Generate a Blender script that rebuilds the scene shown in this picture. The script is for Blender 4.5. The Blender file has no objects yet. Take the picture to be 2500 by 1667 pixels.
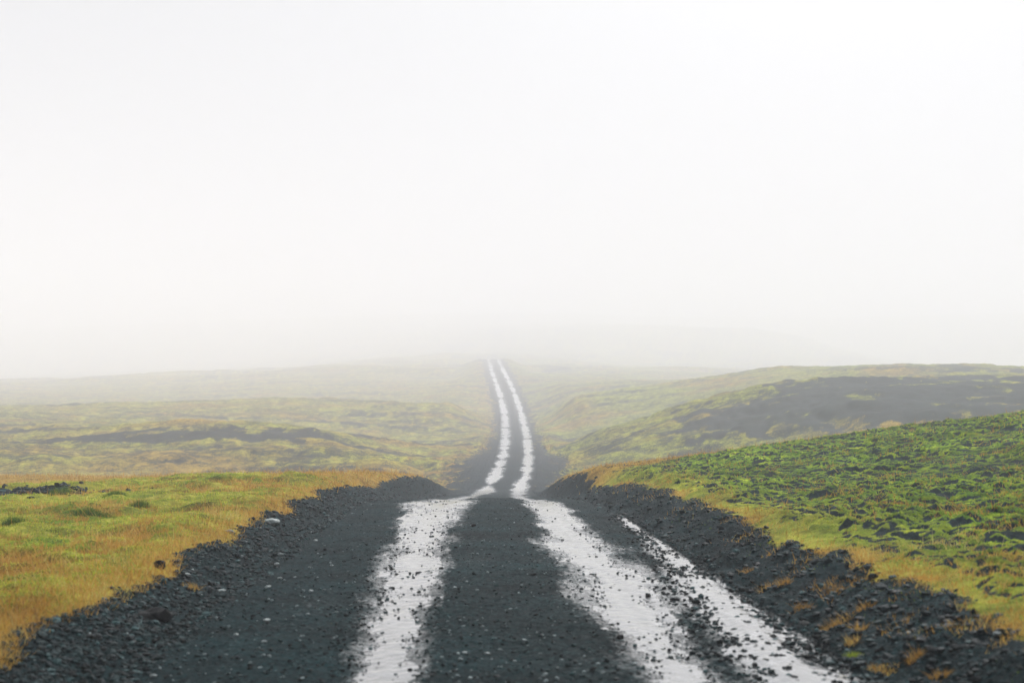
import bpy, math, random
import numpy as np

# ------------------------------------------------------------------ camera, world, sun, exposure
sc = bpy.context.scene
col = sc.collection
random.seed(7)
rng = np.random.default_rng(7)
R = math.radians

cam_d = bpy.data.cameras.new('camera')
cam_d.lens = 50.0
cam_d.sensor_width = 36.0
cam_d.clip_start = 0.1
cam_d.clip_end = 9000.0
cam_d.dof.use_dof = True
cam_d.dof.focus_distance = 28.0
cam_d.dof.aperture_fstop = 2.8
cam = bpy.data.objects.new('camera', cam_d)
PITCH = math.atan(116.0 / 3267.0)          # horizon a little below the middle of the frame
cam.rotation_euler = (math.pi / 2 + PITCH, 0, 0)
cam.location = (0, 0, 0)
col.objects.link(cam)
sc.camera = cam

SUN_EL, SUN_AZ = R(40), R(16)             # azimuth from +Y (ahead), positive = right
world = bpy.data.worlds.new('World')
sc.world = world
world.use_nodes = True
wn, wl = world.node_tree.nodes, world.node_tree.links
wn.clear()
wo = wn.new('ShaderNodeOutputWorld')
bg = wn.new('ShaderNodeBackground')
sky = wn.new('ShaderNodeTexSky')
sky.sky_type = 'NISHITA'
sky.sun_disc = False
sky.sun_elevation = SUN_EL
sky.sun_rotation = SUN_AZ
sky.dust_density = 6.0
hs = wn.new('ShaderNodeHueSaturation')
hs.inputs['Saturation'].default_value = 0.10
mx = wn.new('ShaderNodeMix')
mx.data_type = 'RGBA'
mx.inputs['Factor'].default_value = 0.75   # the overcast deck hides most of the blue sky
wl.new(sky.outputs[0], hs.inputs['Color'])
wl.new(hs.outputs[0], mx.inputs['A'])
mx.inputs['B'].default_value = (4.5, 4.8, 5.25, 1)
wl.new(mx.outputs['Result'], bg.inputs['Color'])
bg.inputs['Strength'].default_value = 0.05
wl.new(bg.outputs[0], wo.inputs['Surface'])

sun_d = bpy.data.lights.new('sun', 'SUN')
sun_d.energy = 3.3
sun_d.angle = R(12)
sun_d.color = (1.0, 0.98, 0.985)
sun = bpy.data.objects.new('sun', sun_d)
sun.rotation_euler = (math.pi / 2 - SUN_EL, 0, math.pi - SUN_AZ)
sun.location = (-30, 80, 90)
col.objects.link(sun)

sc.view_settings.view_transform = 'Standard'
sc.view_settings.look = 'None'
sc.view_settings.gamma = 1.0
sc.view_settings.use_curve_mapping = False
sc.view_settings.exposure = 1.2
sc.cycles.use_denoising = True
sc.cycles.max_bounces = 10
sc.cycles.diffuse_bounces = 2
sc.cycles.glossy_bounces = 3
sc.cycles.volume_bounces = 6
sc.cycles.sample_clamp_indirect = 6.0

HAZE = 0.0026                              # extinction per metre

# ------------------------------------------------------------------ numeric helpers
def hash2(ix, iy, seed=0):
    h = (ix.astype(np.int64) * 374761393 + iy.astype(np.int64) * 668265263 + seed * 982451653) & 0xFFFFFFFF
    h = ((h ^ (h >> 13)) * 1274126177) & 0xFFFFFFFF
    h = (h ^ (h >> 16)) & 0xFFFFFFFF
    return h / 4294967295.0

_gi, _gj = np.meshgrid(np.arange(513) % 512, np.arange(513) % 512, indexing='ij')
_gt = hash2(_gi, _gj, 3) * 6.2831853
GRADX, GRADY = np.cos(_gt).astype(np.float32), np.sin(_gt).astype(np.float32)

def vnoise(x, y, seed=0):
    """gradient noise, about -0.7 .. 0.7"""
    x, y = np.broadcast_arrays(x, y)
    fx0, fy0 = np.floor(x), np.floor(y)
    fx, fy = (x - fx0).astype(np.float32), (y - fy0).astype(np.float32)
    ix = (fx0.astype(np.int32) + seed * 71) & 511
    iy = (fy0.astype(np.int32) + seed * 113) & 511
    sx, sy = fx * fx * fx * (fx * (fx * 6 - 15) + 10), fy * fy * fy * (fy * (fy * 6 - 15) + 10)
    a = GRADX[ix, iy] * fx + GRADY[ix, iy] * fy
    b = GRADX[ix + 1, iy] * (fx - 1) + GRADY[ix + 1, iy] * fy
    c = GRADX[ix, iy + 1] * fx + GRADY[ix, iy + 1] * (fy - 1)
    d = GRADX[ix + 1, iy + 1] * (fx - 1) + GRADY[ix + 1, iy + 1] * (fy - 1)
    return (a + (b - a) * sx) * (1 - sy) + (c + (d - c) * sx) * sy

def fbm(x, y, seed=0, octv=4, gain=0.5):
    s, a, t = 0, 1.0, 0
    for o in range(octv):
        s = s + a * vnoise(x * 2 ** o + 17.3 * o, y * 2 ** o - 9.1 * o, seed + o)
        t += a
        a *= gain
    return s / t

def domes(x, y, seed=0):
    """rounded cushions: 1 in a cushion's middle, 0 in the crease between cushions"""
    ix, iy = np.floor(x), np.floor(y)
    f1 = np.full(x.shape, 9.0)
    for dx in (-1, 0, 1):
        for dy in (-1, 0, 1):
            cx, cy = ix + dx, iy + dy
            px = cx + hash2(cx, cy, seed)
            py = cy + hash2(cx, cy, seed + 5)
            r = 0.75 + 0.5 * hash2(cx, cy, seed + 9)
            f1 = np.minimum(f1, ((x - px) ** 2 + (y - py) ** 2) / (r * r))
    return np.clip(1 - f1, 0, 1)

def sst(a, b, x):
    t = np.clip((x - a) / (b - a), 0, 1)
    return t * t * (3 - 2 * t)

def pchip(xs, ys):
    xs, ys = np.array(xs, float), np.array(ys, float)
    h, d = np.diff(xs), np.diff(ys) / np.diff(xs)
    m = np.zeros_like(xs)
    m[0], m[-1] = d[0], d[-1]
    for i in range(1, len(xs) - 1):
        if d[i - 1] * d[i] > 0:
            w1, w2 = 2 * h[i] + h[i - 1], h[i] + 2 * h[i - 1]
            m[i] = (w1 + w2) / (w1 / d[i - 1] + w2 / d[i])
    def f(x):
        x = np.asarray(x, float)
        i = np.clip(np.searchsorted(xs, x) - 1, 0, len(xs) - 2)
        t = np.clip((x - xs[i]) / h[i], 0, 1)
        t2, t3 = t * t, t * t * t
        return ((2 * t3 - 3 * t2 + 1) * ys[i] + (t3 - 2 * t2 + t) * h[i] * m[i]
                + (-2 * t3 + 3 * t2) * ys[i + 1] + (t3 - t2) * h[i] * m[i + 1])
    return f

# ------------------------------------------------------------------ the lie of the land (metres, camera at the origin)
road_z = pchip([-60, 0, 9.62, 16.98, 21.56, 26.19, 32.9, 43.3, 55, 63, 72.2, 91, 132, 185, 275, 372.73, 470, 780, 975.7, 1200, 1546.37, 1848.61, 2350, 3400],
               [-0.3, -1.35, -1.5, -1.64, -1.75, -2, -2.5, -3.22, -3.97, -4.47, -4.93, -5.05, -5.46, -5.55, -4.22, 1.15, 7.2, 23.78, 36.58, 56.01, 92.79, 118.31, 134.29, 95.63])
road_x = pchip([-60, 0, 7.18, 20.64, 32.91, 48.93, 70.38, 91, 132, 185, 275, 372.73, 470, 780, 1200, 1700, 3500],
               [2.2, 0.33, 0.1, -0.33, -0.47, -0.59, -0.49, 0, 0.33, 0.49, 0.12, -1.92, -4.9, -11.3, -14, -16, -20])
wide = pchip([-60, 55, 91, 185, 275, 470, 600, 640, 3500], [1, 1, 1.19, 1.7, 2.1, 2.5, 2.4, 0.05, 0.05])      # the far road is wider
foot_l = pchip([-60, 0, 30, 45, 62, 90, 150, 3500], [2.25, 2.2, 2.2, 1.95, 1.5, 1.35, 1.2, 1.15])
foot_r = pchip([-60, 0, 8, 20, 45, 62, 90, 150, 3500], [1.7, 1.68, 1.7, 1.78, 1.65, 1.5, 1.35, 1.2, 1.15])
bank_l = pchip([-60, 0, 10, 22, 28, 56, 68, 3500], [0.2, 0.19, 0.19, 0.24, 0.25, 0.2, 0, 0])
bank_r = pchip([-60, 0, 8, 20, 28, 56, 68, 3500], [0.3, 0.32, 0.30, 0.30, 0.30, 0.2, 0, 0])

CP = np.array([
    (-4, -30, -0.8), (-30, -30, -0.8), (4, -30, -0.4), (30, -30, 0.8), (-3.5, 0, -1.25), (-12, 0, -1.3), (-3.37, 9.6, -1.37), (-7.69, 9.6, -1.44),
    (-3.29, 18.8, -1.5), (-8.46, 18.8, -1.62), (-15.04, 18.8, -1.79), (-3.09, 28.1, -1.68), (-5.61, 27.1, -1.67), (-10.29, 24.3, -1.84), (-18.71, 26.2, -2.25), (-3.2, 38, -2.23),
    (-3.1, 48.9, -2.92), (-7.6, 40, -2.48), (-15.4, 43.3, -2.88), (-28.8, 43.3, -3.08), (-9.8, 48.9, -2.98), (-17.8, 51.3, -3.06), (-6.2, 62.8, -4.81), (-22.2, 72.2, -5.78),
    (-44.4, 72.2, -5.55), (-6.1, 91, -6.67), (-22.5, 88, -6.3), (-56, 88, -5.9), (-8.5, 125, -6.2), (-15, 106, -5.2), (-16.5, 126, -3.9), (-36, 108, -5.1),
    (-38, 128, -4.1), (-72, 112, -4.8), (-9, 185, -5.9), (-12, 275, -4.6), (-26, 255, -2.0), (-78, 255, -2.9), (-14.4, 470, 4.32), (-117, 780, 13),
    (-312, 780, 5), (-27.2, 780, 20.28), (-157, 500, 2.3), (-103, 500, 4.3), (-42, 500, 6.7), (-204, 650, 5.6), (-134, 650, 8.7), (-55, 650, 12.3), (-170, 980, 18), (-420, 980, 9),
    (31, 450, 5.2), (41, 600, 10.1), (58, 450, 4.4), (78, 600, 9.2), (133, 600, 7), (188, 600, 4.6), (120, 430, 1.5), (-240, 1200, 27.99), (-20.1, 1200, 51.99), (-560.1, 1200, 15.99), (0, 1700, 102), (-566.6, 1700, 68), (-671.4, 2350, 114.14),
    (0, 2350, 137.64), (-1100.3, 2750.7, 115.53), (0, 3291.8, 98.74), (-1536.1, 3291.8, 98.74), (1536.1, 3291.8, 98.74), (3.5, 0, -0.95), (8, 0, -0.45), (2.9, 7.7, -1.18),
    (4.77, 12.4, -1.09), (8.58, 12.4, -0.57), (3.01, 18.8, -1.36), (5.64, 18.8, -1.11), (2.81, 28.1, -1.64), (5.2, 30, -1.28), (7.5, 30, -0.97), (10.11, 28.1, -0.56),
    (14.98, 28.1, -0.09), (2.9, 43.3, -2.45), (5.8, 43.3, -2.12), (11.5, 43.3, -1.68), (19.2, 43.3, -1.25), (5.2, 62.8, -4.4), (16, 66.5, -4.51), (31.3, 62.8, -3.13),
    (52.4, 62.8, -2.3), (6.4, 98, -5.9), (16.5, 86, -5.2), (11.5, 165.8, -6.63), (13, 195, -4.1), (22, 320, 1.2), (54.6, 780, 15.6), (14.5, 99, -4.1),
    (19.5, 128, -0.5), (33, 130, 0.6), (50, 130, 0.3), (54, 255, 3.9), (88, 255, 3.1), (147, 255, 1.7), (46, 190, 2.2), (75, 190, 1.8), (24, 94, -2.9), (33.5, 94, -2.1), (120, 380, -1.0),
    (63, 94, -1.6), (156, 780, 12), (298.9, 836.8, 8), (438.3, 836.8, -2), (120, 1200, 55.2), (248.1, 1200, 45.99), (284.1, 1200, 33.21), (496.9, 1380.3, 67.04),
    (380, 1345.4, 41.16), (370.3, 1126.6, 20.51), (712.1, 1345.4, 71.21), (226.6, 1700, 90.66), (944.4, 1700, 105.78), (503.6, 2350, 141), (1100.3, 2750.7, 123.78),], float)

def warp(x, y):
    return np.stack([x / (np.abs(y) + 22) * 4.0, np.log(y + 60) * 4.0], -1)

def tps(r2):
    return 0.5 * r2 * np.log(r2 + 1e-12)

_P = warp(CP[:, 0], CP[:, 1])
_n = len(CP)
_A = tps(((_P[:, None] - _P[None]) ** 2).sum(-1)) + 2e-3 * np.eye(_n)
_Q = np.concatenate([np.ones((_n, 1)), _P], 1)
_S = np.block([[_A, _Q], [_Q.T, np.zeros((3, 3))]])
_W = np.linalg.solve(_S, np.concatenate([CP[:, 2], np.zeros(3)]))

_GA, _GB = np.linspace(-4.0, 4.0, 420), np.linspace(math.log(15) * 4, math.log(3600) * 4, 1000)
_ga, _gb = np.meshgrid(_GA, _GB, indexing='ij')
_G = _W[_n] + _W[_n + 1] * _ga + _W[_n + 2] * _gb
for _k in range(_n):
    _G += _W[_k] * tps((_ga - _P[_k, 0]) ** 2 + (_gb - _P[_k, 1]) ** 2)

def land(x, y):
    shp = x.shape
    p = warp(x.ravel(), y.ravel())
    p[:, 0] = np.clip(p[:, 0], -4.0, 4.0)
    a = (p[:, 0] - _GA[0]) / (_GA[1] - _GA[0])
    b = (p[:, 1] - _GB[0]) / (_GB[1] - _GB[0])
    i = np.clip(a.astype(int), 0, len(_GA) - 2); j = np.clip(b.astype(int), 0, len(_GB) - 2)
    a = a - i; b = b - j
    out = (_G[i, j] * (1 - a) + _G[i + 1, j] * a) * (1 - b) + (_G[i, j + 1] * (1 - a) + _G[i + 1, j + 1] * a) * b
    return out.reshape(shp)

def grass_edge(x, y):
    """distance (m) outside the line where the gravel bank gives way to plants; negative on gravel"""
    u = x - road_x(y)
    n = 0.20 * fbm(x * 0.7, y * 0.7, 31, 4) * 2 + 0.09 * vnoise(x * 5, y * 4, 33)
    skirt_l = sst(60, 74, y) * (0.3 + 1.4 * np.exp(-((y - 100) / 30) ** 2))
    skirt_r = sst(60, 74, y) * (0.3 + 1.0 * np.exp(-((y - 104) / 32) ** 2))
    wd = wide(y)
    el = -u - wd * (foot_l(y) + 0.41 + 0.13 * sst(20, 30, y) - 0.25 * sst(90, 150, y) + skirt_l)
    er = u - wd * (foot_r(y) + 0.72 - 0.25 * sst(30, 60, y) - 0.3 * sst(90, 150, y) + skirt_r)
    return np.maximum(el, er) + 6 * sst(585, 640, y) + n * (1 + sst(50, 90, y) * 6)

MOUNDS = [(-31, 97, 3.6, 0.9), (-25, 99, 3.2, 0.7), (-37, 101, 4.5, 0.9), (-9, 98, 2.4, 0.7), (-13.5, 102, 3, 0.6), (-19, 103, 3, 0.5)]

def base_height(x, y):
    """smooth terrain: road, banks, embankment and land, without stones and moss"""
    wd = wide(y)
    u = (x - road_x(y)) / wd
    fl, fr = foot_l(y), foot_r(y)
    zr = road_z(y)
    rz = zr + 0.035 * (1 - np.clip(np.abs(u) / 2.2, 0, 1) ** 2)
    rutmask = 1 - sst(400, 600, y)
    rz = rz - rutmask * 0.045 * (np.exp(-((u + 0.80) / 0.24) ** 2) + np.exp(-((u - 0.82) / 0.26) ** 2))
    side_l = sst(fl - 0.05, fl + 0.55, -u)
    side_r = sst(fr - 0.05, fr + 0.85, u)
    rz = rz + side_l * bank_l(y) + side_r * bank_r(y)
    wl_ = 0.9 + 3.4 * sst(58, 76, y)
    wr_ = 0.9 + 3.0 * sst(58, 76, y)
    cut = sst(28, 40, y) * (1 - sst(56, 66, y))             # where the road drops into the dip the bank is a cut
    tl = sst(fl + 0.45 - 0.45 * cut, fl + 0.5 + wl_ - 0.75 * cut, -u)
    tr = sst(fr + 0.75 - 0.75 * cut, fr + 0.8 + wr_ - 0.85 * cut, u)
    t = np.maximum(np.where(u < 0, tl, tr), sst(590, 640, y))
    h = land(x, y)
    for mx_, my_, mr, mh in MOUNDS:
        h = h + mh * np.exp(-((x - mx_) ** 2 + (y - my_) ** 2 * 0.5) / (mr * mr))
    # rolling ground
    far = sst(50, 90, y)
    amp = 0.05 + 0.5 * far + 1.8 * sst(180, 700, y)
    sc_ = 1.0 / (4.5 + 8 * far + 14 * sst(150, 500, y))
    h = h + amp * fbm(x * sc_ * 0.6, y * sc_ * 0.9, 3, 3) * 1.6
    h = h + far * 0.45 * np.abs(vnoise(x / 19 + 3, y / 9, 11)) * 2 + far * 0.35 * np.abs(fbm(x / 6, y / 5, 13, 3)) * 2     # low terraces across the slope
    z = rz * (1 - t) + h * t
    return np.where(z > 70, 70 + 30 * np.tanh((z - 70) / 30), z), t

def bare_mask(x, y):
    """black gravel showing through the plants (0..1)"""
    u = x - road_x(y)
    b = np.zeros_like(x)
    for (cx, cy, rx, ry, s) in BARE:
        d = np.sqrt(((x - cx) / rx) ** 2 + ((y - cy) / ry) ** 2)
        m = d < 2.6
        if not m.any():
            continue
        xm, ym = x[m], y[m]
        k = max(ry * 0.6, 2)
        w = fbm(xm / k, ym / k, 41, 5, 0.65) * 2
        fr = 0.9 * fbm(xm / 2.2, ym / 3.2, 43, 4, 0.65) * (1 if cy > 60 else 0)
        b[m] = np.maximum(b[m], s * (1 - sst(0.55, 1.2, d[m] + 0.55 * w + fr)))
    far = sst(60, 100, y)
    st = fbm(x / 30, y / 11, 57, 5, 0.6) * 2 + 0.5 * fbm(x / 3.5, y / 3.5, 59, 3)
    b = np.maximum(b, far * sst(-0.75, 0.55, st) * 0.8)
    b = np.maximum(b, far * (0.58 + 0.2 * fbm(x / 40, y / 30, 63, 3)))
    b = b * (1 - far * 0.4 * sst(0.1, 0.6, fbm(x / 4, y / 5, 61, 4) * 2))
    return np.clip(b, 0, 1)

BARE = [(-25, 118, 20, 6, 0.95), (-44, 136, 15, 5, 0.8), (-13, 140, 8, 5, 0.8), (-62, 122, 16, 5, 0.8), (-30, 165, 20, 6, 0.75), (62, 128, 40, 20, 1), (-10, 150, 6, 12, 0.75), (-14, 101, 3, 4, 0.7), (-33, 99, 5, 4.5, 0.75), (-50, 170, 30, 14, 0.6), (-19, 312, 21, 18, 0.6),
        (26, 108, 16, 22, 1), (50, 106, 28, 24, 1), (78, 190, 40, 16, 0.8), (40, 170, 16, 10, 0.6), (36, 142, 12, 6, 0.45), (13, 150, 4, 10, 0.75), (-8.3, 22.3, 1.8, 0.7, 1.0)]

def orange_mask(x, y):
    """dry orange grass (0..1)"""
    e = grass_edge(x, y)
    o = np.exp(-(e / np.where(x < road_x(y), 0.42, 0.26)) ** 2) * np.where(x < road_x(y), 0.6 + 0.4 * sst(-0.2, 0.3, fbm(x * 0.9, y * 0.9, 71, 3)), 0.15 + 0.85 * sst(-0.1, 0.3, fbm(x * 0.8, y * 0.8, 71, 4) * 2))
    n = fbm(x / 1.6, y / 2.6, 73, 4) * 2
    left = (x < road_x(y))
    # left field: streaks of dry grass near the road, moss farther out
    n = 0.7 * n + 1.3 * fbm(x * 2.8, y * 2.4, 74, 4, 0.65)
    patch = 1.0 * sst(-0.1, 0.42, n + 0.16 * np.exp(-((e - 0.9) / 1.0) ** 2) + 0.12 * sst(9, 7, y))
    o = np.maximum(o, np.where(left, patch * (1 - 0.45 * sst(2.5, 5, e)), 0.55 * sst(0.25, 0.6, n) * sst(2.4, .6, e)))
    # crest lines where the ground drops to the valley
    ridge_l = sst(27, 31, y + 0.30 * (x + 3.2)) * left
    ridge_r = sst(30.5, 34, y - 0.10 * np.clip(x - 4, 0, 9)) * (~left) * (1 - 0.75 * sst(5, 8, x))
    o = np.maximum(o, (ridge_l + ridge_r) * (1 - sst(58, 75, y)) * 0.9)
    far = sst(58, 75, y)
    o = np.maximum(o, far * 0.8 * sst(-0.1, 0.5, fbm(x / 14, y / 12, 79, 4) * 2 + 0.3 * (1 - sst(80, 125, y))))
    return np.clip(o, 0, 1)

def water_level(u, y):
    """height of the water film above the smooth road surface; negative where the road is dry"""
    u = u / wide(y)
    n = fbm(u * 1.3, y * 0.35, 91, 4) * 2
    n2 = fbm(u * 3.0, y * 1.1, 95, 3) * 2
    far = sst(30, 55, y)
    wlw = 0.15 + 0.07 * sst(8, 13, y) + 0.14 * sst(16, 24, y) - 0.06 * far
    wrw = 0.15 + 0.14 * sst(8, 11, y) - 0.10 * sst(13, 19, y) + 0.10 * far
    cl = -0.78 - 0.03 * sst(9, 13, y) + 0.05 * sst(16, 22, y) + 0.01 * far
    cr = 0.78 + 0.10 * sst(8, 12, y) - 0.06 * far
    fl_ = 1 - np.abs(u - cl) / wlw
    fr_ = 1 - np.abs(u - cr) / wrw
    cs = 1.40 + 0.36 * sst(7, 17, y)
    ws = (0.22 - 0.15 * sst(8.5, 20, y))
    fs = (1 - np.abs(u - cs) / np.maximum(ws, 0.05)) - 3 * sst(18.5, 21, y)
    f = np.maximum(np.maximum(fl_, fr_), np.maximum(fs, -3))
    # where the tracks meet water lies right across
    pool = np.exp(-((y - 23.0) / 0.8) ** 2) * 0.5 * sst(0.35, 0.5, np.abs(u)) - 0.45 * sst(24.2, 27, y) * (1 - sst(45, 60, y)) + np.exp(-((y - 67.5) / 3.0) ** 2) * 0.5
    f = np.maximum(f, -1.5) + pool
    brk = far * (0.45 * np.abs(fbm(u * 5, y * 0.35, 88, 3)) * 2 + 0.85 * sst(0.0, 0.45, vnoise(y * 0.11 + 5 * (u > 0), y * 0.0 + 2.2, 97)) + 0.5 * np.abs(vnoise(y * 0.6 + 3 * (u > 0), u * 0.8, 96)))
    return np.clip(f, -1.5, 0.85) + 0.55 * n + 0.30 * n2 + (1 - far) * (0.40 * fbm(u * 17, y * 9, 98, 2) + 0.55 * fbm(u * 13, y * 0.7, 87, 3)) - brk

# ------------------------------------------------------------------ materials
def new_mat(name):
    m = bpy.data.materials.new(name)
    m.use_nodes = True
    nt = m.node_tree
    b = nt.nodes['Principled BSDF']
    return m, nt, nt.nodes, nt.links, b

def nz(nt, scale, detail=4, rough=0.55, vec=None, dist=0.0):
    n = nt.nodes.new('ShaderNodeTexNoise')
    n.inputs['Scale'].default_value = scale
    n.inputs['Detail'].default_value = detail
    n.inputs['Roughness'].default_value = rough
    n.inputs['Distortion'].default_value = dist
    if vec is not None:
        nt.links.new(vec, n.inputs['Vector'])
    return n.outputs['Fac']

def ramp(nt, fac, stops):
    r = nt.nodes.new('ShaderNodeValToRGB')
    els = r.color_ramp.elements
    while len(els) < len(stops):
        els.new(0.5)
    for e, (p, c) in zip(els, stops):
        e.position = p
        e.color = (*c, 1) if len(c) == 3 else c
    nt.links.new(fac, r.inputs['Fac'])
    return r.outputs['Color']

def mixc(nt, fac, a, b):
    m = nt.nodes.new('ShaderNodeMix')
    m.data_type = 'RGBA'
    for key, v in (('Factor', fac), ('A', a), ('B', b)):
        if hasattr(v, 'is_linked'):
            nt.links.new(v, m.inputs[key])
        elif isinstance(v, tuple):
            m.inputs[key].default_value = (*v, 1)
        else:
            m.inputs[key].default_value = v
    return m.outputs['Result']

def math_(nt, op, a, b=0.5):
    m = nt.nodes.new('ShaderNodeMath')
    m.operation = op
    for i, v in enumerate((a, b)):
        if hasattr(v, 'is_linked'):
            nt.links.new(v, m.inputs[i])
        else:
            m.inputs[i].default_value = v
    return m.outputs[0]

def attr(nt, name):
    a = nt.nodes.new('ShaderNodeAttribute')
    a.attribute_name = name
    return a.outputs['Fac']

GRAVEL_STOPS = [(0.25, (0.0010, 0.0050, 0.0062)), (0.5, (0.0032, 0.0109, 0.0123)), (0.64, (0.0068, 0.0230, 0.0247)), (0.75, (0.0252, 0.0678, 0.0700))]

def terrain_material():
    m, nt, N, L, b = new_mat('terrain')
    geo = N.new('ShaderNodeNewGeometry')
    pos = geo.outputs['Position']
    g = ramp(nt, nz(nt, 28, 5, 0.7, pos), GRAVEL_STOPS)
    gm = N.new('ShaderNodeMix'); gm.data_type = 'RGBA'; gm.blend_type = 'MULTIPLY'; gm.inputs['Factor'].default_value = 1.0
    L.new(g, gm.inputs['A'])
    L.new(ramp(nt, nz(nt, 1.1, 6, 0.7, pos), [(0.3, (0.55, 0.55, 0.55)), (0.7, (1.9, 1.9, 1.9))]), gm.inputs['B'])
    g = gm.outputs['Result']
    # moss: yellow-green, going to a deeper green in patches; dry orange grass; brown thatch
    m1 = ramp(nt, nz(nt, 3.2, 6, 0.62, pos), [(0.3, (0.0846, 0.1218, 0.0210)), (0.45, (0.2539, 0.2717, 0.0378)), (0.6, (0.4232, 0.4074, 0.0630)), (0.75, (0.5643, 0.5033, 0.1050))])
    m2 = ramp(nt, nz(nt, 4.5, 6, 0.6, pos), [(0.3, (0.0202, 0.0592, 0.0100)), (0.5, (0.0822, 0.1841, 0.0160)), (0.65, (0.2795, 0.3851, 0.0260)), (0.78, (0.5426, 0.5693, 0.0650))])
    moss = mixc(nt, attr(nt, 'deep'), m1, m2)
    og = ramp(nt, nz(nt, 5.0, 6, 0.65, pos), [(0.3, (0.1466, 0.0978, 0.0211)), (0.48, (0.3350, 0.2065, 0.0396)), (0.62, (0.4397, 0.2754, 0.0607)), (0.78, (0.4397, 0.3903, 0.1069))])
    veg = mixc(nt, attr(nt, 'orange'), moss, og)
    hm = N.new('ShaderNodeMix'); hm.data_type = 'RGBA'; hm.blend_type = 'MULTIPLY'; hm.inputs['Factor'].default_value = 1.0
    L.new(veg, hm.inputs['A'])
    L.new(ramp(nt, nz(nt, 0.55, 9, 0.82, pos), [(0.36, (0.42, 0.40, 0.42)), (0.5, (0.95, 0.92, 0.95)), (0.66, (1.35, 1.35, 1.2))]), hm.inputs['B'])
    veg = hm.outputs['Result']
    fine = ramp(nt, nz(nt, 60, 3, 0.7, pos), [(0.3, (0.45, 0.45, 0.45)), (0.7, (1.25, 1.25, 1.25))])
    mm = N.new('ShaderNodeMix'); mm.data_type = 'RGBA'; mm.blend_type = 'MULTIPLY'
    mm.inputs['Factor'].default_value = 1.0
    L.new(veg, mm.inputs['A']); L.new(fine, mm.inputs['B'])
    # ragged edge between plants and gravel
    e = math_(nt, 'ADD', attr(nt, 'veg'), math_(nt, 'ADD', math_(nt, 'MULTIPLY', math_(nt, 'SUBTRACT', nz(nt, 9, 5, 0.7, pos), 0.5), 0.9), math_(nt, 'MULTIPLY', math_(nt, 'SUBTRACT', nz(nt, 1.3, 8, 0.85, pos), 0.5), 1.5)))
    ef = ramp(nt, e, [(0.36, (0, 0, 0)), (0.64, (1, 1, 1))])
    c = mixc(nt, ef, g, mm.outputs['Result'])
    L.new(c, b.inputs['Base Color'])
    rg = ramp(nt, nz(nt, 40, 3, 0.6, pos), [(0.3, (0.6, 0.6, 0.6)), (0.7, (0.95, 0.95, 0.95))])
    wf = ramp(nt, math_(nt, 'ADD', attr(nt, 'wet'), math_(nt, 'MULTIPLY', math_(nt, 'SUBTRACT', nz(nt, 14, 7, 0.85, pos), 0.5), 1.9)), [(0.30, (0, 0, 0)), (1.0, (1, 1, 1))])
    rg = mixc(nt, wf, rg, (0.28, 0.28, 0.28))
    rr = mixc(nt, ef, rg, (0.9, 0.9, 0.9))
    L.new(rr, b.inputs['Roughness'])
    L.new(math_(nt, 'ADD', 0.02, math_(nt, 'MULTIPLY', wf, 0.5)), b.inputs['Specular IOR Level'])
    bp = N.new('ShaderNodeBump')
    bp.inputs['Strength'].default_value = 0.8
    bp.inputs['Distance'].default_value = 0.03
    L.new(nz(nt, 34, 5, 0.75, pos), bp.inputs['Height'])
    L.new(bp.outputs[0], b.inputs['Normal'])
    return m

def stone_material(name, stops, rough=(0.35, 0.8)):
    m, nt, N, L, b = new_mat(name)
    geo = N.new('ShaderNodeNewGeometry')
    rnd = attr(nt, 'tone')
    f = math_(nt, 'ADD', math_(nt, 'MULTIPLY', rnd, 0.75), math_(nt, 'MULTIPLY', nz(nt, 45, 4, 0.6, geo.outputs['Position']), 0.3))
    L.new(ramp(nt, f, stops), b.inputs['Base Color'])
    b.inputs['Specular IOR Level'].default_value = 0.06
    L.new(ramp(nt, nz(nt, 25, 3, 0.6, geo.outputs['Position']), [(0.3, (rough[0],) * 3), (0.7, (rough[1],) * 3)]), b.inputs['Roughness'])
    bp = N.new('ShaderNodeBump'); bp.inputs['Strength'].default_value = 0.6; bp.inputs['Distance'].default_value = 0.01
    L.new(nz(nt, 90, 4, 0.7, geo.outputs['Position']), bp.inputs['Height'])
    L.new(bp.outputs[0], b.inputs['Normal'])
    return m

def water_material():
    m, nt, N, L, b = new_mat('muddy_water')
    geo = N.new('ShaderNodeNewGeometry')
    pos = geo.outputs['Position']
    L.new(ramp(nt, nz(nt, 6, 4, 0.6, pos), [(0.3, (0.04, 0.046, 0.048)), (0.7, (0.13, 0.14, 0.145))]), b.inputs['Base Color'])
    L.new(ramp(nt, nz(nt, 10, 3, 0.6, pos), [(0.3, (0.10,) * 3), (0.75, (0.32,) * 3)]), b.inputs['Roughness'])
    b.inputs['IOR'].default_value = 1.33
    b.inputs['Specular IOR Level'].default_value = 1.0
    b.inputs['Coat Weight'].default_value = 0.6
    b.inputs['Coat Roughness'].default_value = 0.12
    bp = N.new('ShaderNodeBump'); bp.inputs['Strength'].default_value = 0.25; bp.inputs['Distance'].default_value = 0.01
    mp = N.new('ShaderNodeMapping'); mp.inputs['Scale'].default_value = (1.0, 0.3, 1.0)
    L.new(pos, mp.inputs['Vector'])
    L.new(nz(nt, 22, 4, 0.6, mp.outputs[0]), bp.inputs['Height'])
    L.new(bp.outputs[0], b.inputs['Normal'])
    return m

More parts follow.
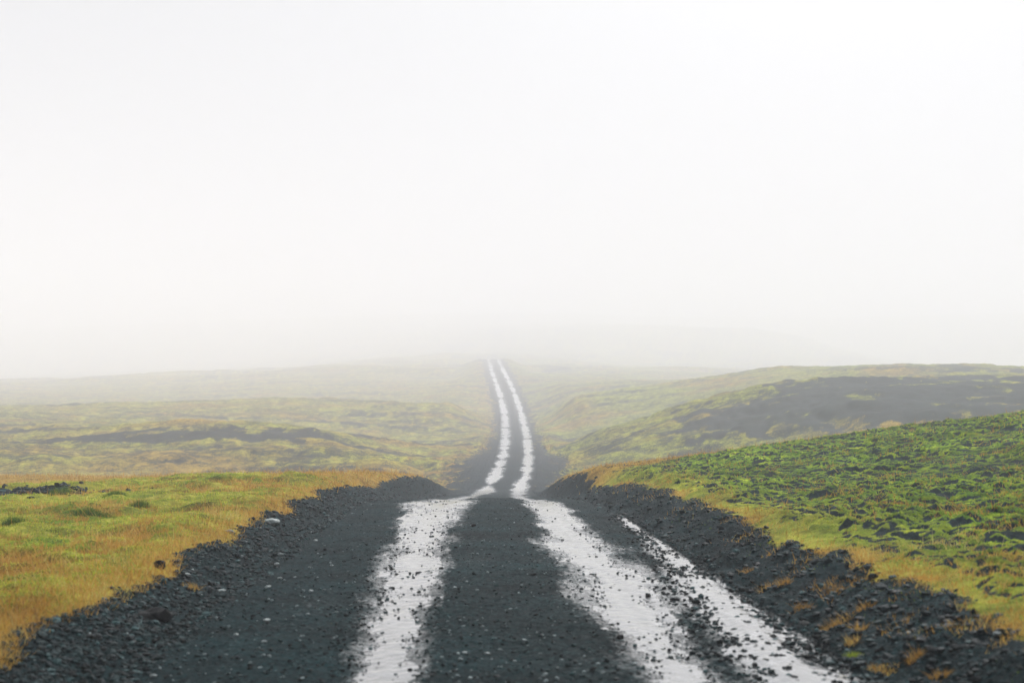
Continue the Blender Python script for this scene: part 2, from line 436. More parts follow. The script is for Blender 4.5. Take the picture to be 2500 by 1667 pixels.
def blade_material(name, stops):
    m, nt, N, L, b = new_mat(name)
    L.new(ramp(nt, attr(nt, 'tone'), stops), b.inputs['Base Color'])
    b.inputs['Roughness'].default_value = 0.75
    b.inputs['Specular IOR Level'].default_value = 0.2
    tr = N.new('ShaderNodeBsdfTranslucent')
    L.new(ramp(nt, attr(nt, 'tone'), stops), tr.inputs['Color'])
    ms = N.new('ShaderNodeMixShader'); ms.inputs[0].default_value = 0.4
    L.new(b.outputs[0], ms.inputs[1]); L.new(tr.outputs[0], ms.inputs[2])
    L.new(ms.outputs[0], N['Material Output'].inputs['Surface'])
    return m

M_TER = terrain_material()
M_ROCK = stone_material('dark_gravel', [(0.15, (0.0011, 0.0045, 0.0047)), (0.5, (0.0034, 0.0107, 0.0121)), (0.8, (0.0106, 0.0303, 0.0314)), (0.99, (0.0540, 0.1142, 0.1183))], (0.5, 0.9))
M_PALE = stone_material('pale_stone', [(0.1, (0.11, 0.14, 0.14)), (0.9, (0.32, 0.36, 0.35))], (0.25, 0.6))
M_CHIP = stone_material('grey_chip', [(0.1, (0.05, 0.075, 0.075)), (0.9, (0.20, 0.25, 0.25))], (0.3, 0.7))
M_DARK = stone_material('black_stone', [(0.1, (0.003, 0.004, 0.0045)), (0.9, (0.009, 0.011, 0.011))], (0.5, 0.9))
M_WATER = water_material()
M_STRAW = blade_material('dry_grass', [(0.0, (0.1701, 0.0969, 0.0227)), (0.35, (0.4006, 0.2153, 0.0391)), (0.7, (0.5006, 0.3122, 0.0694)), (1.0, (0.5006, 0.4521, 0.1524))])
M_MOSS = blade_material('moss_leaf', [(0.0, (0.0270, 0.0670, 0.0100)), (0.35, (0.1490, 0.2430, 0.0220)), (0.7, (0.4050, 0.4320, 0.0430)), (1.0, (0.5670, 0.5400, 0.0810))])

# ------------------------------------------------------------------ mesh helpers
def mesh_obj(name, verts, faces, mat, parent=None, attrs=None, smooth=True, origin=None):
    verts = np.asarray(verts, np.float32)
    if origin is not None:
        verts = verts - np.asarray(origin, np.float32)
    me = bpy.data.meshes.new(name)
    faces = np.asarray(faces, np.int32)
    nv, nf, k = len(verts), len(faces), faces.shape[1]
    me.vertices.add(nv)
    me.vertices.foreach_set('co', verts.ravel())
    me.loops.add(nf * k)
    me.loops.foreach_set('vertex_index', faces.ravel())
    me.polygons.add(nf)
    me.polygons.foreach_set('loop_start', np.arange(0, nf * k, k, dtype=np.int32))
    me.update(calc_edges=True)
    me.polygons.foreach_set('use_smooth', np.full(nf, smooth, bool))
    for an, av in (attrs or {}).items():
        a = me.attributes.new(an, 'FLOAT', 'POINT')
        a.data.foreach_set('value', np.asarray(av, np.float32))
    me.materials.append(mat)
    me.validate()
    o = bpy.data.objects.new(name, me)
    col.objects.link(o)
    if origin is not None:
        o.location = origin
    if parent:
        o.parent = parent
    return o

def tag(o, label=None, cat=None, group=None, kind=None):
    for k, v in (('label', label), ('category', cat), ('group', group), ('kind', kind)):
        if v:
            o[k] = v
    return o

# ------------------------------------------------------------------ terrain grid
ys = [np.linspace(-40, -2, 16)[:-1], np.linspace(-2, 5, 45)[:-1]]
y, near = 5.0, []
while y < 36:
    near.append(y); y += 0.022 + (y - 5) * 0.0030
ys.append(np.array(near))
mid = []
while y < 560:
    mid.append(y); y += 0.16 + (y - 36) * 0.0095
ys.append(np.array(mid))
ys.append(np.geomspace(y, 3400, 46))
ROWS = np.concatenate(ys)
NR = len(ROWS)
UC = np.linspace(-3.6, 3.6, 300)
ti = np.linspace(0, 1, 211)[1:]
to = np.linspace(0, 1, 30)[1:]
W_in = np.maximum(1.6, 0.40 * np.abs(ROWS) + 0.8 - 3.6)[:, None] * np.ones(1)
inner = W_in * (0.75 * ti + 0.25 * ti ** 2)[None]
outer = W_in + (30 + 0.9 * np.abs(ROWS))[:, None] * (0.25 * to + 0.75 * to ** 2)[None]
side = np.concatenate([inner, outer], 1)
U = np.concatenate([-(3.6 + side[:, ::-1]), np.repeat(UC[None], NR, 0), 3.6 + side], 1)
Y = np.repeat(ROWS[:, None], U.shape[1], 1)
X = road_x(Y) + U
NC = U.shape[1]

def full_height(X, Y):
    """terrain with stones, hummocks and moss; also the plant masks"""
    U = X - road_x(Y)
    Z, t = base_height(X, Y)
    E = grass_edge(X, Y)
    left = U < 0
    onroad = (U > -foot_l(Y) * wide(Y)) & (U < foot_r(Y) * wide(Y))
    far = sst(45, 80, Y)
    bare = bare_mask(X, Y)
    veg = sst(-0.14, 0.14, E) * (1 - bare * 0.85)
    veg = veg - 0.20 * sst(0.7, 1.0, bare) * far
    veg = np.maximum(veg, far * 0.72 * (1 - sst(0.7, 1.0, bare)) * sst(-2.6, 0.2, E) * sst(-0.1, 0.5, fbm(X * 0.7, Y * 0.5, 45, 4) * 2))
    orange = orange_mask(X, Y)
    # moss cushions: small, sharp ones on the right hill; broad soft ones in the left field
    wx, wy = X + 0.10 * vnoise(X * 3, Y * 3, 21), Y + 0.10 * vnoise(X * 3, Y * 3, 22)
    def hum(a, b):
        d = np.maximum(domes(a * 5.2 + b * 1.1, b * 4.2 - a * 1.7, 100), 0.8 * domes(a * 9.0, b * 7.6, 104))
        return np.clip(0.55 * d + 0.22 + 0.75 * fbm(a * 3.5 + b * 0.7, b * 2.9 - a * 1.1, 106, 5, 0.64), 0, 1.2)
    cr = hum(wx, wy)
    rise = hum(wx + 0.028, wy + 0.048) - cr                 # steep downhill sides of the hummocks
    cl = np.maximum(domes(wx * 1.7, wy * 1.5, 110), 0.7 * domes(wx * 4.1, wy * 3.6, 114))
    patch = sst(-0.32, 0.28, fbm(X * 0.55, Y * 0.45, 120, 4) * 2)           # where the cushions have closed up
    hr = 0.20 * cr * (0.5 + 0.5 * patch)
    hl = 0.15 * cl * (0.4 + 0.6 * patch) + 0.14 * fbm(X * 0.7, Y * 0.8, 123, 5, 0.6)
    grow = sst(-0.05, 0.5, E) * (1 - far) * (1 - 0.5 * orange)
    Z = Z + np.where(left, hl, hr) * grow
    # right hill: black gravel between the cushions, painted shade on their near sides
    gap_and_shade = 0.5 * sst(0.46, 0.14, cr + 0.22 * patch - 0.10 - 0.2 * np.exp(-(np.maximum(E + 0.9 * fbm(X * 0.6, Y * 0.6, 126, 3), 0) / 0.35) ** 2)) * (~left) * (1 - far) * sst(0.2, 0.8, E)
    side_shade = sst(0.0, 0.17, rise + 0.16 * fbm(X * 1.1, Y * 1.1, 125, 4) + 0.06 - 0.25 * np.exp(-(np.maximum(E + 0.9 * fbm(X * 0.6, Y * 0.6, 126, 3), 0) / 0.35) ** 2)) * (~left) * (1 - far) * sst(-0.05, 0.35, E)
    gap_and_shade = np.maximum(gap_and_shade, side_shade)
    veg = veg * (1 - 0.95 * gap_and_shade)
    # far ground: clumpy moss
    Z = Z + far * sst(0, 1.5, E) * 0.28 * (domes(X * 0.5, Y * 0.35, 130) + domes(X * 1.2, Y * 0.8, 131) * .6)
    # coarse gravel on the banks, fine grit on the road
    rock = (1 - sst(-0.1, 0.15, E)) * (~onroad)
    Z = Z + rock * (0.022 * domes(X * 13, Y * 10, 140) + np.where(left, 0.10, 0.17) * fbm(X * 2.4, Y * 1.8, 143, 5, 0.55))
    Z = Z + onroad * (1 - 0.8 * sst(30, 60, Y)) * (0.012 * fbm(U * 3, Y * 2, 150, 3) + 0.030 * fbm(U * 15, Y * 11, 152, 3) + 0.012 * domes(U * 17, Y * 12, 153) * (hash2(np.floor(U * 2.1), np.floor(Y * 1.7), 7) > .5) - 0.003)
    deep = np.where(left, 0.12 + 0.75 * sst(0.0, 0.55, fbm(X * 0.9, Y * 0.9, 160, 4) * 2), 0.88 - 0.55 * np.exp(-(np.maximum(E, 0) / 0.8) ** 2)) * (1 - 0.75 * far)
    deep = np.clip(deep, 0, 1)
    return Z, veg, orange, deep, E, onroad, bare, np.where(left, 1.0, cr)

Z, VEG, ORA, DEEP, E, ONROAD, BAREM, _ = full_height(X, Y)
V = np.stack([X, Y, Z], -1).reshape(-1, 3)
idx = np.arange(NR * NC).reshape(NR, NC)
Q = np.stack([idx[:-1, :-1], idx[:-1, 1:], idx[1:, 1:], idx[1:, :-1]], -1)

fU = 0.25 * (U[:-1, :-1] + U[:-1, 1:] + U[1:, 1:] + U[1:, :-1])
fY = 0.5 * (Y[:-1, :-1] + Y[1:, :-1])
fE = 0.25 * (E[:-1, :-1] + E[:-1, 1:] + E[1:, 1:] + E[1:, :-1])
is_road = (fU > -foot_l(fY) * wide(fY)) & (fU < foot_r(fY) * wide(fY))
is_bank = (~is_road) & (fE < 0)
near_ = fY < 58
zones = {
    'gravel_road': is_road,
    'gravel_bank_left': is_bank & (fU < 0),
    'gravel_bank_right': is_bank & (fU > 0),
    'moss_field': ~is_road & ~is_bank & near_ & (fU < 0),
    'moss_hill': ~is_road & ~is_bank & near_ & (fU > 0),
    'valley_slope_left': ~is_road & ~is_bank & ~near_ & (fU < 0),
    'valley_slope_right': ~is_road & ~is_bank & ~near_ & (fU > 0),
}
zlabel = {
    'gravel_road': 'black gravel road running over the crest into the fog',
    'gravel_bank_left': 'low bank of black gravel along the left of the road',
    'gravel_bank_right': 'rough dark earth bank along the right of the road',
    'moss_field': 'yellow-green moss field with dry orange grass left of the road',
    'moss_hill': 'dark green hummocky moss hill rising right of the road',
    'valley_slope_left': 'foggy moorland slope left of the far road',
    'valley_slope_right': 'dark foggy hills right of the far road',
}
zcat = {'gravel_road': 'road', 'gravel_bank_left': 'bank', 'gravel_bank_right': 'bank', 'moss_field': 'field', 'moss_hill': 'hill',
        'valley_slope_left': 'hillside', 'valley_slope_right': 'hillside'}
ZONE = {}
WL0 = water_level(U, Y)
WET = np.clip(sst(-1.15, 0.6, WL0 + 0.5 * fbm(U * 18, Y * 11, 99, 3)) + 0.22 * sst(-0.1, 0.6, fbm(U * 1.1, Y * 0.5, 89, 3) * 2), 0, 1) * ONROAD
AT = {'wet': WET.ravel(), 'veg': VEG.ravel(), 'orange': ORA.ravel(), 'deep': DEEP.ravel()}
for name, msk in zones.items():
    f = Q[msk]
    used, inv = np.unique(f, return_inverse=True)
    o = mesh_obj(name, V[used], inv.reshape(f.shape), M_TER, attrs={k: a[used] for k, a in AT.items()})
    tag(o, zlabel[name], zcat[name], kind='structure')
    ZONE[name] = o

# ------------------------------------------------------------------ water lying in the wheel tracks
WL = water_level(U, Y)
Uw = U / wide(Y)
smooth_z = np.where(road_z(Y) > 70, 70 + 30 * np.tanh((road_z(Y) - 70) / 30), road_z(Y)) + 0.035 * (1 - np.clip(np.abs(Uw) / 2.2, 0, 1) ** 2)
smooth_z = smooth_z - 0.045 * (np.exp(-((Uw + 0.80) / 0.24) ** 2) + np.exp(-((Uw - 0.82) / 0.26) ** 2))
ZW = smooth_z + (0.026 - 0.016 * sst(30, 60, Y)) * np.clip(WL, -0.8, 0.8) + 0.012 * sst(30, 60, Y)
fW = 0.25 * (WL[:-1, :-1] + WL[:-1, 1:] + WL[1:, 1:] + WL[1:, :-1])
wet = (fW > np.where(fY < 30, -0.7, 0.0)) & is_road & (fY > -3) & (fY < 560)
VW = np.stack([X, Y, ZW], -1).reshape(-1, 3)
wz = {
    'left': wet & (fU < 0) & (fY < 40), 'right': wet & (fU >= 0) & (fU < 1.16 + 0.12 * sst(9, 14, fY)) & (fY < 40),
    'strip': wet & (fU >= 1.16 + 0.12 * sst(9, 14, fY)) & (fY < 40),
    'far_left': wet & (fU < 0) & (fY >= 40), 'far_right': wet & (fU >= 0) & (fY >= 40)}
wlab = {'left': 'wet shining left wheel track on the near road',
        'right': 'broad wet shining right wheel track on the near road',
        'strip': 'stony strip of shining water at the foot of the right bank',
        'far_left': 'thin wet left wheel track climbing the far road',
        'far_right': 'thin wet right wheel track climbing the far road'}
for k, msk in wz.items():
    f = Q[msk]
    used, inv = np.unique(f, return_inverse=True)
    o = mesh_obj('puddle', VW[used], inv.reshape(f.shape), M_WATER)
    tag(o, wlab[k], 'puddle', kind='structure')

# ------------------------------------------------------------------ stones, grass, moss
def height_at(x, y):
    return full_height(np.asarray(x, float), np.asarray(y, float))

def ico():
    t = (1 + 5 ** 0.5) / 2
    v = np.array([(-1, t, 0), (1, t, 0), (-1, -t, 0), (1, -t, 0), (0, -1, t), (0, 1, t), (0, -1, -t), (0, 1, -t), (t, 0, -1), (t, 0, 1), (-t, 0, -1), (-t, 0, 1)], float)
    v /= np.linalg.norm(v[0])
    f = np.array([(0, 11, 5), (0, 5, 1), (0, 1, 7), (0, 7, 10), (0, 10, 11), (1, 5, 9), (5, 11, 4), (11, 10, 2), (10, 7, 6), (7, 1, 8), (3, 9, 4), (3, 4, 2), (3, 2, 6),
                  (3, 6, 8), (3, 8, 9), (4, 9, 5), (2, 4, 11), (6, 2, 10), (8, 6, 7), (9, 8, 1)])
    return v, f
ICO_V, ICO_F = ico()

def subdiv(v, f):
    v = list(map(tuple, v)); cache = {}
    def midp(a, b):
        k = (min(a, b), max(a, b))
        if k not in cache:
            p = (np.array(v[a]) + np.array(v[b])) / 2
            v.append(tuple(p / np.linalg.norm(p))); cache[k] = len(v) - 1
        return cache[k]
    out = []
    for a, b, c in f:
        ab, bc, ca = midp(a, b), midp(b, c), midp(c, a)
        out += [(a, ab, ca), (b, bc, ab), (c, ca, bc), (ab, bc, ca)]
    return np.array(v), np.array(out)

def scatter_stones(name, x, y, size, parent, sink=0.42, flat=0.6, mat=None):
    n = len(x)
    z = height_at(x, y)[0]
    v = np.repeat(ICO_V[None], n, 0) * (1 + 0.45 * (rng.random((n, 12, 1)) - 0.5))
    s = size[:, None] * np.stack([0.75 + 0.6 * rng.random(n), 0.75 + 0.6 * rng.random(n), flat * (0.7 + 0.6 * rng.random(n))], -1)
    v = v * s[:, None]
    a = rng.random(n) * 6.283; tl = rng.normal(0, 0.35, n)
    ct, st = np.cos(tl)[:, None], np.sin(tl)[:, None]
    v = np.stack([v[..., 0], v[..., 1] * ct - v[..., 2] * st, v[..., 1] * st + v[..., 2] * ct], -1)
    ca, sa = np.cos(a)[:, None], np.sin(a)[:, None]
    v = np.stack([v[..., 0] * ca - v[..., 1] * sa, v[..., 0] * sa + v[..., 1] * ca, v[..., 2]], -1)
    v += np.stack([x, y, z + size * flat * (0.5 - sink)], -1)[:, None]
    f = (ICO_F[None] + (np.arange(n) * 12)[:, None, None]).reshape(-1, 3)
    tone = np.repeat(rng.random(n), 12)
    o = mesh_obj(name, v.reshape(-1, 3), f, mat or M_ROCK, parent, {'tone': tone}, smooth=False)
    o['kind'] = 'stuff'
    return o

def sample_y(n, a, b, p=1.0):
    """distances that thin out with range, so that the near ground is densest"""
    t = rng.random(n)
    return 1 / (1 / a + (1 / b - 1 / a) * t ** p)

# gravel heaped on the two banks
y_ = sample_y(19000, 5.5, 52, 0.85)
u_ = -(foot_l(y_) - 0.28 + rng.beta(2.0, 2.2, len(y_)) * 1.05)
x_ = road_x(y_) + u_
k = grass_edge(x_, y_) < 0.03
scatter_stones('gravel', x_[k], y_[k], (0.006 + 0.022 * rng.random(k.sum()) ** 5) * (1 + 0.015 * y_[k]), ZONE['gravel_bank_left'])
y_ = sample_y(17000, 5.0, 52, 0.85)
u_ = foot_r(y_) - 0.15 + rng.random(len(y_)) * 1.2
x_ = road_x(y_) + u_
k = grass_edge(x_, y_) < 0.05
scatter_stones('gravel', x_[k], y_[k], (0.006 + 0.026 * rng.random(k.sum()) ** 9) * (1 + 0.015 * y_[k]), ZONE['gravel_bank_right'])
# grit loose on the road and stones standing out of the water strip
y_ = sample_y(9000, 5.0, 30, 0.9)
u_ = -2.2 + rng.random(len(y_)) * 3.95
u_ = np.clip(u_, -foot_l(y_), foot_r(y_))
scatter_stones('gravel', road_x(y_) + u_, y_, 0.004 + 0.012 * rng.random(len(y_)) ** 3, ZONE['gravel_road'], sink=0.1)
y_ = sample_y(1500, 5.0, 24, 0.9)
u_ = np.clip(-2.6 + rng.random(len(y_)) * 4.3, -foot_l(y_) - 0.4, foot_r(y_))
scatter_stones('gravel', road_x(y_) + u_, y_, 0.005 + 0.010 * rng.random(len(y_)) ** 3, ZONE['gravel_road'], sink=0.1, mat=M_CHIP)
y_ = sample_y(3200, 5.5, 26, 0.8)
u_ = np.where(rng.random(len(y_)) < 0.55, -0.83 + rng.normal(0, 0.17, len(y_)), 0.84 + rng.normal(0, 0.2, len(y_)))
scatter_stones('gravel', road_x(y_) + u_, y_, (0.004 + 0.009 * rng.random(len(y_)) ** 4) * (1 + 0.02 * y_), ZONE['gravel_road'], sink=-0.55)
y_ = sample_y(2600, 5.5, 19, 0.9)
u_ = 1.36 + 0.36 * sst(7, 17, y_) + rng.normal(0, 0.15, len(y_)) * (1.1 - 0.55 * sst(8.5, 19, y_))
scatter_stones('gravel', road_x(y_) + u_, y_, 0.008 + 0.016 * rng.random(len(y_)) ** 2, ZONE['gravel_road'], sink=-0.15)

# a gravel heap at the far side of the moss field
x_, y_ = -8.3 + rng.normal(0, 0.9, 900), 22.3 + rng.normal(0, 0.4, 900)
scatter_stones('gravel', x_, y_, 0.02 + 0.05 * rng.random(900) ** 2, ZONE['moss_field'])

def blades(name, x, y, h, w, tone, mat, label, cat, lean=0.5, z=None, root=None, parent=None):
    n = len(x)
    if z is None:
        z = height_at(x, y)[0]
    a = rng.random(n) * 6.283
    d = np.stack([np.cos(a), np.sin(a)], -1)
    la = rng.random(n) * 6.283
    lm = h * lean * rng.random(n)
    base = np.stack([x, y, z - 0.01], -1)
    v = np.zeros((n, 3, 3))
    v[:, 0] = base; v[:, 1] = base; v[:, 2] = base
    v[:, 0, :2] -= d * w[:, None] / 2
    v[:, 1, :2] += d * w[:, None] / 2
    v[:, 2, 0] += np.cos(la) * lm; v[:, 2, 1] += np.sin(la) * lm
    v[:, 2, 2] += h
    f = np.arange(n * 3).reshape(n, 3)
    o = mesh_obj(name, v.reshape(-1, 3), f, mat, parent, {'tone': np.repeat(tone, 3)}, smooth=False, origin=root)
    return o

def on_land(n, a, b, p, side):
    y_ = sample_y(n, a, b, p)
    half = 0.40 * y_ + 0.8
    if side < 0:
        x_ = road_x(y_) - foot_l(y_) - 0.3 - rng.random(n) * np.maximum(half - 2.2, 0.8)
    else:
        x_ = road_x(y_) + foot_r(y_) + 0.3 + rng.random(n) * np.maximum(half - 1.6, 0.9)
    return x_, y_

for side, nm, lab in ((-1, 'left', 'dry orange grass along the left bank and field'), (1, 'right', 'dry orange grass along the right bank top and crest')):
    x_, y_ = on_land(210000, 5.5, 56, 0.62, side)
    H = height_at(x_, y_)
    pr = H[2] * sst(-0.12, 0.08, H[4]) * (1 - H[6])
    if side > 0:
        pr = np.maximum(pr, 0.6 * sst(0.05, 0.4, fbm(x_ * 1.7, y_ * 1.7, 205, 4) * 2) * sst(-0.7, 0.0, H[4]))
    k = rng.random(len(x_)) < pr
    x_, y_, z_ = x_[k], y_[k], H[0][k]
    hh = (0.02 + 0.05 * rng.random(len(x_)) ** 1.5) * (0.7 + 0.03 * y_)
    ww = (0.0035 + 0.0003 * y_)
    tone = np.clip(0.5 + 0.9 * fbm(x_ * 0.8, y_ * 0.8, 201, 3) + rng.normal(0, 0.22, len(x_)), 0, 1)
    tall = rng.random(len(x_)) < 0.10
    hh = np.where(tall, hh * 2.2, hh)
    o = blades('grass', x_, y_, hh * (0.75 if side > 0 else 1.0), ww * np.ones(len(x_)), tone, M_STRAW, lab, 'grass', z=z_, lean=1.3)
    tag(o, lab, 'grass', kind='stuff')
for side, lab in ((-1, 'short yellow-green moss covering the left field'), (1, 'tufted deep green moss covering the right hill')):
    x_, y_ = on_land(155000, 6, 42, 0.7, side)
    H = height_at(x_, y_)
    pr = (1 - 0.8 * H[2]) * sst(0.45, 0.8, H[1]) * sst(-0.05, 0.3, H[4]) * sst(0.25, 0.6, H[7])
    if side > 0:
        pr = np.maximum(pr, 0.35 * sst(0.0, 0.4, fbm(x_ * 1.5, y_ * 1.5, 215, 4) * 2) * sst(-0.85, -0.1, H[4]) * sst(0.15, 0.0, H[4]))
    k = rng.random(len(x_)) < pr
    x_, y_, z_, dp = x_[k], y_[k], H[0][k], H[3][k]
    hh = (0.012 + 0.022 * rng.random(len(x_))) * (0.8 + 0.02 * y_)
    ww = 0.006 + 0.0005 * y_
    if side > 0:
        hh = hh * 0.6
    on_bank = 0.45 * sst(0.1, -0.05, H[4][k])
    tone = np.clip(0.66 - on_bank - 0.36 * dp + 0.8 * fbm(x_ * 1.2, y_ * 1.2, 211, 3) + rng.normal(0, 0.15, len(x_)), 0, 1)
    o = blades('moss', x_, y_, hh, ww * np.ones(len(x_)), tone, M_MOSS, lab, 'moss', lean=1.0, z=z_)
    tag(o, lab, 'moss', kind='stuff')

# ------------------------------------------------------------------ single stones and tufts
S = 3267.0 / 2352.0 * 2500.0
def ground_at(px, py):
    """the ground point seen at a spot of the 2500-pixel photograph"""
    ex, ez = (px - 1250.0) / S, (833.5 - py) / S
    dx, dy, dz = ex, math.cos(PITCH) - ez * math.sin(PITCH), math.sin(PITCH) + ez * math.cos(PITCH)
    t = np.linspace(4, 60, 5600)
    x, y, zr = dx * t, dy * t, dz * t
    z = base_height(x, y)[0]
    i = int(np.argmax(z > zr))
    return float(x[i]), float(y[i])

SV, SF = subdiv(ICO_V, ICO_F)
SV2, SF2 = subdiv(SV, SF)
def single_stone(px, py, wpx, hratio, mat, label, cat='stone', group=None, sink=0.3, name='stone', rough=0.16):
    x, y = ground_at(px, py)
    z = float(height_at([x], [y])[0][0])
    r = wpx / S * y / 2
    v = SV2.copy()
    q = rng.random(3) * 50
    n = vnoise(v[:, 0] * 1.3 + q[0] + v[:, 2], v[:, 1] * 1.3 + q[1] - v[:, 2], int(q[2])) * 2
    n2 = vnoise(v[:, 0] * 3.5 + q[0] + 2 * v[:, 2], v[:, 1] * 3.5 + q[1] - 2 * v[:, 2], int(q[2]) + 3) * 2
    v = v * (1 + rough * 1.6 * n + rough * 0.5 * n2)[:, None]
    # knock a few flat faces into it
    for _ in range(5):
        d = rng.normal(size=3); d /= np.linalg.norm(d)
        e = v @ d - 0.78
        v = v - np.maximum(e, 0)[:, None] * d * 0.85
    v = v * np.array([r, r * (0.7 + 0.3 * rng.random()), r * hratio])
    a = rng.random() * 0.8 - 0.4
    v = np.stack([v[:, 0] * math.cos(a) - v[:, 1] * math.sin(a), v[:, 0] * math.sin(a) + v[:, 1] * math.cos(a), v[:, 2]], -1)
    v[:, 2] += r * hratio * (1 - 2 * sink)
    o = mesh_obj(name, v, SF2, mat, None, {'tone': np.full(len(v), 0.3 + 0.5 * rng.random())}, smooth=False)
    o.location = (x, y, z)
    tag(o, label, cat, group)
    return o

PALE = [(654, 1435, 15), (759, 1448, 12), (685, 1357, 14), (676, 1380, 13), (651, 1519, 15), (645, 1570, 15), (683, 1414, 11),
        (577, 1550, 13), (374, 1650, 18), (770, 1321, 13), (720, 1410, 9), (810, 1380, 9)]
RANK = ['nearest', 'second nearest', 'third nearest', 'fourth nearest', 'fifth nearest', 'sixth nearest', 'seventh nearest', 'fifth farthest',
        'fourth farthest', 'third farthest', 'second farthest', 'farthest']
for (px, py, w), rk in zip(sorted(PALE, key=lambda p: -p[1]), RANK):
    single_stone(px, py, w, 0.5, M_PALE, rk + ' small pale stone lying on the road left of the left track', group='pale stones loose on the left of the road')
for px, py, w, lab in [(1190, 1593, 16, 'cream pebble on the road between the two wheel tracks'),
                       (1134, 1593, 14, 'grey-green pebble on the road left of the cream pebble'),
                       (560, 1303, 24, 'pale stone at the edge of the grass on the left bank crest'),
                       (662, 1279, 38, 'flat pale slab of rock lying on the left gravel bank'),
                       (540, 1445, 22, 'pale angular stone half way down the left gravel bank'),
                       (455, 1412, 20, 'grey stone near the top of the left gravel bank'),
                       (2436, 1546, 26, 'pale stone on the dark right bank at the picture edge'),
                       (2221, 1545, 18, 'small grey stone in the middle of the right bank')]:
    single_stone(px, py, w, 0.45, M_PALE, lab)
for px, py, w, lab in [(1077, 1390, 13, 'black stone at the right edge of the left wheel track'),
                       (1020, 1405, 12, 'black stone in the middle of the left wheel track'),
                       (1514, 1563, 18, 'largest black stone beside the inner edge of the right wheel track'),
                       (1583, 1460, 14, 'black stone on the outer part of the right wheel track'),
                       (1156, 1284, 12, 'black stone near the crest beside the left wheel track'),
                       (1639, 1608, 12, 'black pebble in the wet right wheel track'),
                       (390, 1389, 32, 'dark jagged rock at the orange grass edge of the left bank')]:
    single_stone(px, py, w, 0.75, M_DARK, lab, sink=0.15)
single_stone(376, 1516, 96, 0.42, M_DARK, 'dark spot on the left gravel bank, built as a half-sunk rounded lump', 'lump', name='lump', sink=0.35)  # dark spot on the bank, built as a solid rounded lump

def tuft(px, py, wpx, hpx, n, mat, label, cat='grass tuft', name='grass_tuft', tone0=0.55, lean=1.0):
    x, y = ground_at(px, py)
    r = wpx / S * y / 2
    h = hpx / S * y
    a = rng.random(n) * 6.283; q = np.sqrt(rng.random(n)) * r
    xx, yy = x + np.cos(a) * q, y + np.sin(a) * q * 0.8
    zz = height_at(xx, yy)[0]
    z0 = float(height_at([x], [y])[0][0])
    hh = h * (0.45 + 0.75 * rng.random(n)) * (1.1 - 0.6 * (q / r) ** 2)
    tone = np.clip(tone0 + rng.normal(0, 0.22, n), 0, 1)
    o = blades(name, xx, yy, hh, np.full(n, 0.0045), tone, mat, label, cat, lean=lean, z=zz, root=(x, y, z0))
    tag(o, label, cat)
    return o

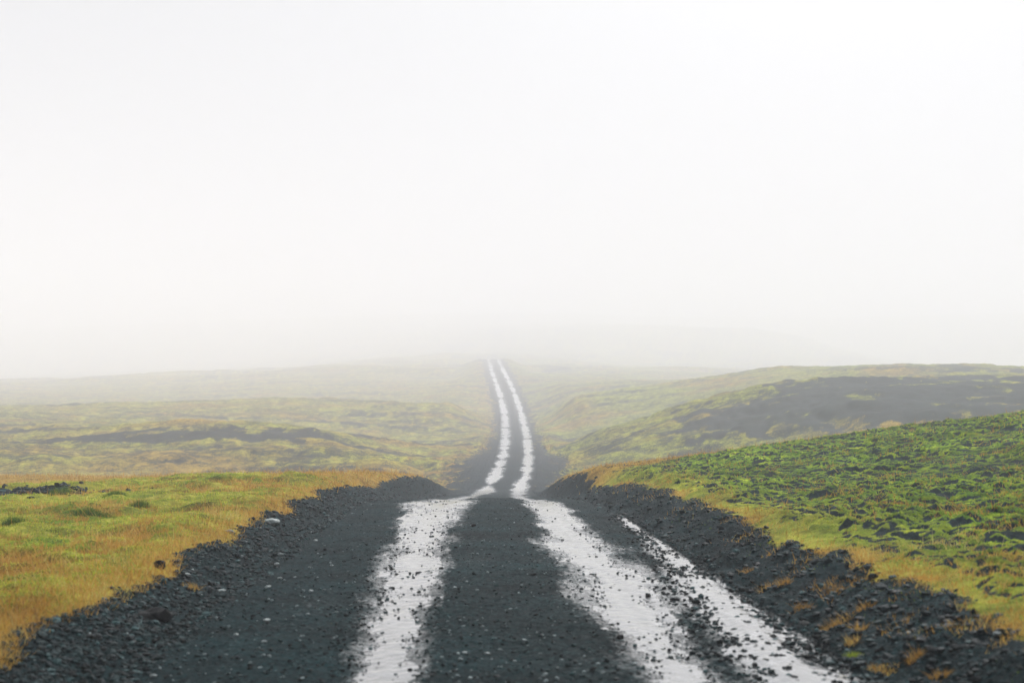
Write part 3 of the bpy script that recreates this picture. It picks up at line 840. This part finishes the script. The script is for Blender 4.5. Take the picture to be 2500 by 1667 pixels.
for px, py, w, h, n, t0, lab in [
    (1823, 1412, 40, 26, 260, .55, 'small orange grass tuft highest and leftmost on the right bank'),
    (1874, 1446, 46, 24, 280, .6, 'straw tuft just below the uppermost tuft on the right bank'),
    (1914, 1446, 36, 28, 240, .6, 'straw tuft right of its twin midway up the right bank'),
    (2033, 1450, 40, 30, 220, .45, 'thin brownish tuft high on the right bank below the moss'),
    (1961, 1502, 60, 24, 260, .35, 'low dull brown tuft on the middle of the right bank'),
    (2113, 1494, 46, 26, 240, .45, 'sparse tuft right of the largest tuft on the right bank'),
    (2040, 1528, 88, 36, 620, .62, 'largest bright straw tuft on the right bank'),
    (2098, 1552, 44, 26, 260, .75, 'yellow tuft at the lower right of the largest tuft'),
    (2080, 1588, 50, 24, 260, .8, 'yellowish tuft low on the right bank'),
    (2156, 1640, 66, 30, 420, .75, 'bright yellow tuft at the bottom of the right bank'),
    (2236, 1616, 40, 36, 260, .55, 'upright orange tuft near the bottom right corner'),
    (2294, 1655, 46, 34, 280, .5, 'orange tuft lowest and rightmost on the right bank'),
    (470, 1442, 50, 20, 260, .8, 'straw coloured tuft alone on the left gravel bank')]:
    tuft(px, py, w * (0.85 + 0.3 * rng.random()), h * (0.7 + 0.4 * rng.random()), int(n * 0.45), M_STRAW, lab, tone0=t0 - 0.3 + 0.25 * rng.random(), lean=1.8)
tuft(2084, 1610, 44, 20, 320, M_MOSS, 'fresh green plant tuft on the lower right bank', tone0=0.45, lean=1.2)
for px, py, w, h, n, lab in [(336, 1252, 56, 20, 900, 'dark green heath clump nearest the orange grass in the left field'),
                             (228, 1268, 96, 22, 1500, 'largest dark heath clump in the middle of the left field'),
                             (33, 1296, 56, 26, 900, 'dark heath clump at the left picture edge'),
                             (148, 1214, 60, 22, 900, 'dark heath clump on the gravel heap farthest left'),
                             (280, 1228, 60, 14, 700, 'low dark heath clump behind the others in the left field')]:
    tuft(px, py, w, h, n, M_MOSS, lab, 'shrub', 'heath_clump', tone0=0.06, lean=1.2)

# ------------------------------------------------------------------ the fog
def haze_box():
    x0, x1, y0, y1, z0, z1 = -5200, 5200, -90, 3490, -14.0, 108.0
    v = [(x0, y0, z0), (x1, y0, z0), (x1, y1, z0), (x0, y1, z0), (x0, y0, z1), (x1, y0, z1), (x1, y1, z1), (x0, y1, z1)]
    f = [(0, 3, 2, 1), (4, 5, 6, 7), (0, 1, 5, 4), (1, 2, 6, 5), (2, 3, 7, 6), (3, 0, 4, 7)]
    m = bpy.data.materials.new('fog')
    m.use_nodes = True
    nt = m.node_tree
    nt.nodes.clear()
    out = nt.nodes.new('ShaderNodeOutputMaterial')
    pv = nt.nodes.new('ShaderNodeVolumePrincipled')
    pv.inputs['Color'].default_value = (0.964, 0.959, 0.99, 1)
    pv.inputs['Density'].default_value = HAZE
    pv.inputs['Anisotropy'].default_value = 0.0
    nt.links.new(pv.outputs[0], out.inputs['Volume'])
    o = mesh_obj('haze', v, f, m, smooth=False)
    tag(o, 'white fog filling the valley and hiding the far hills', 'fog', kind='stuff')
haze_box()
print('tris', sum(len(o.data.loops) - 2 * len(o.data.polygons) for o in bpy.data.objects if o.type == 'MESH'), 'rows', NR, 'cols', NC)
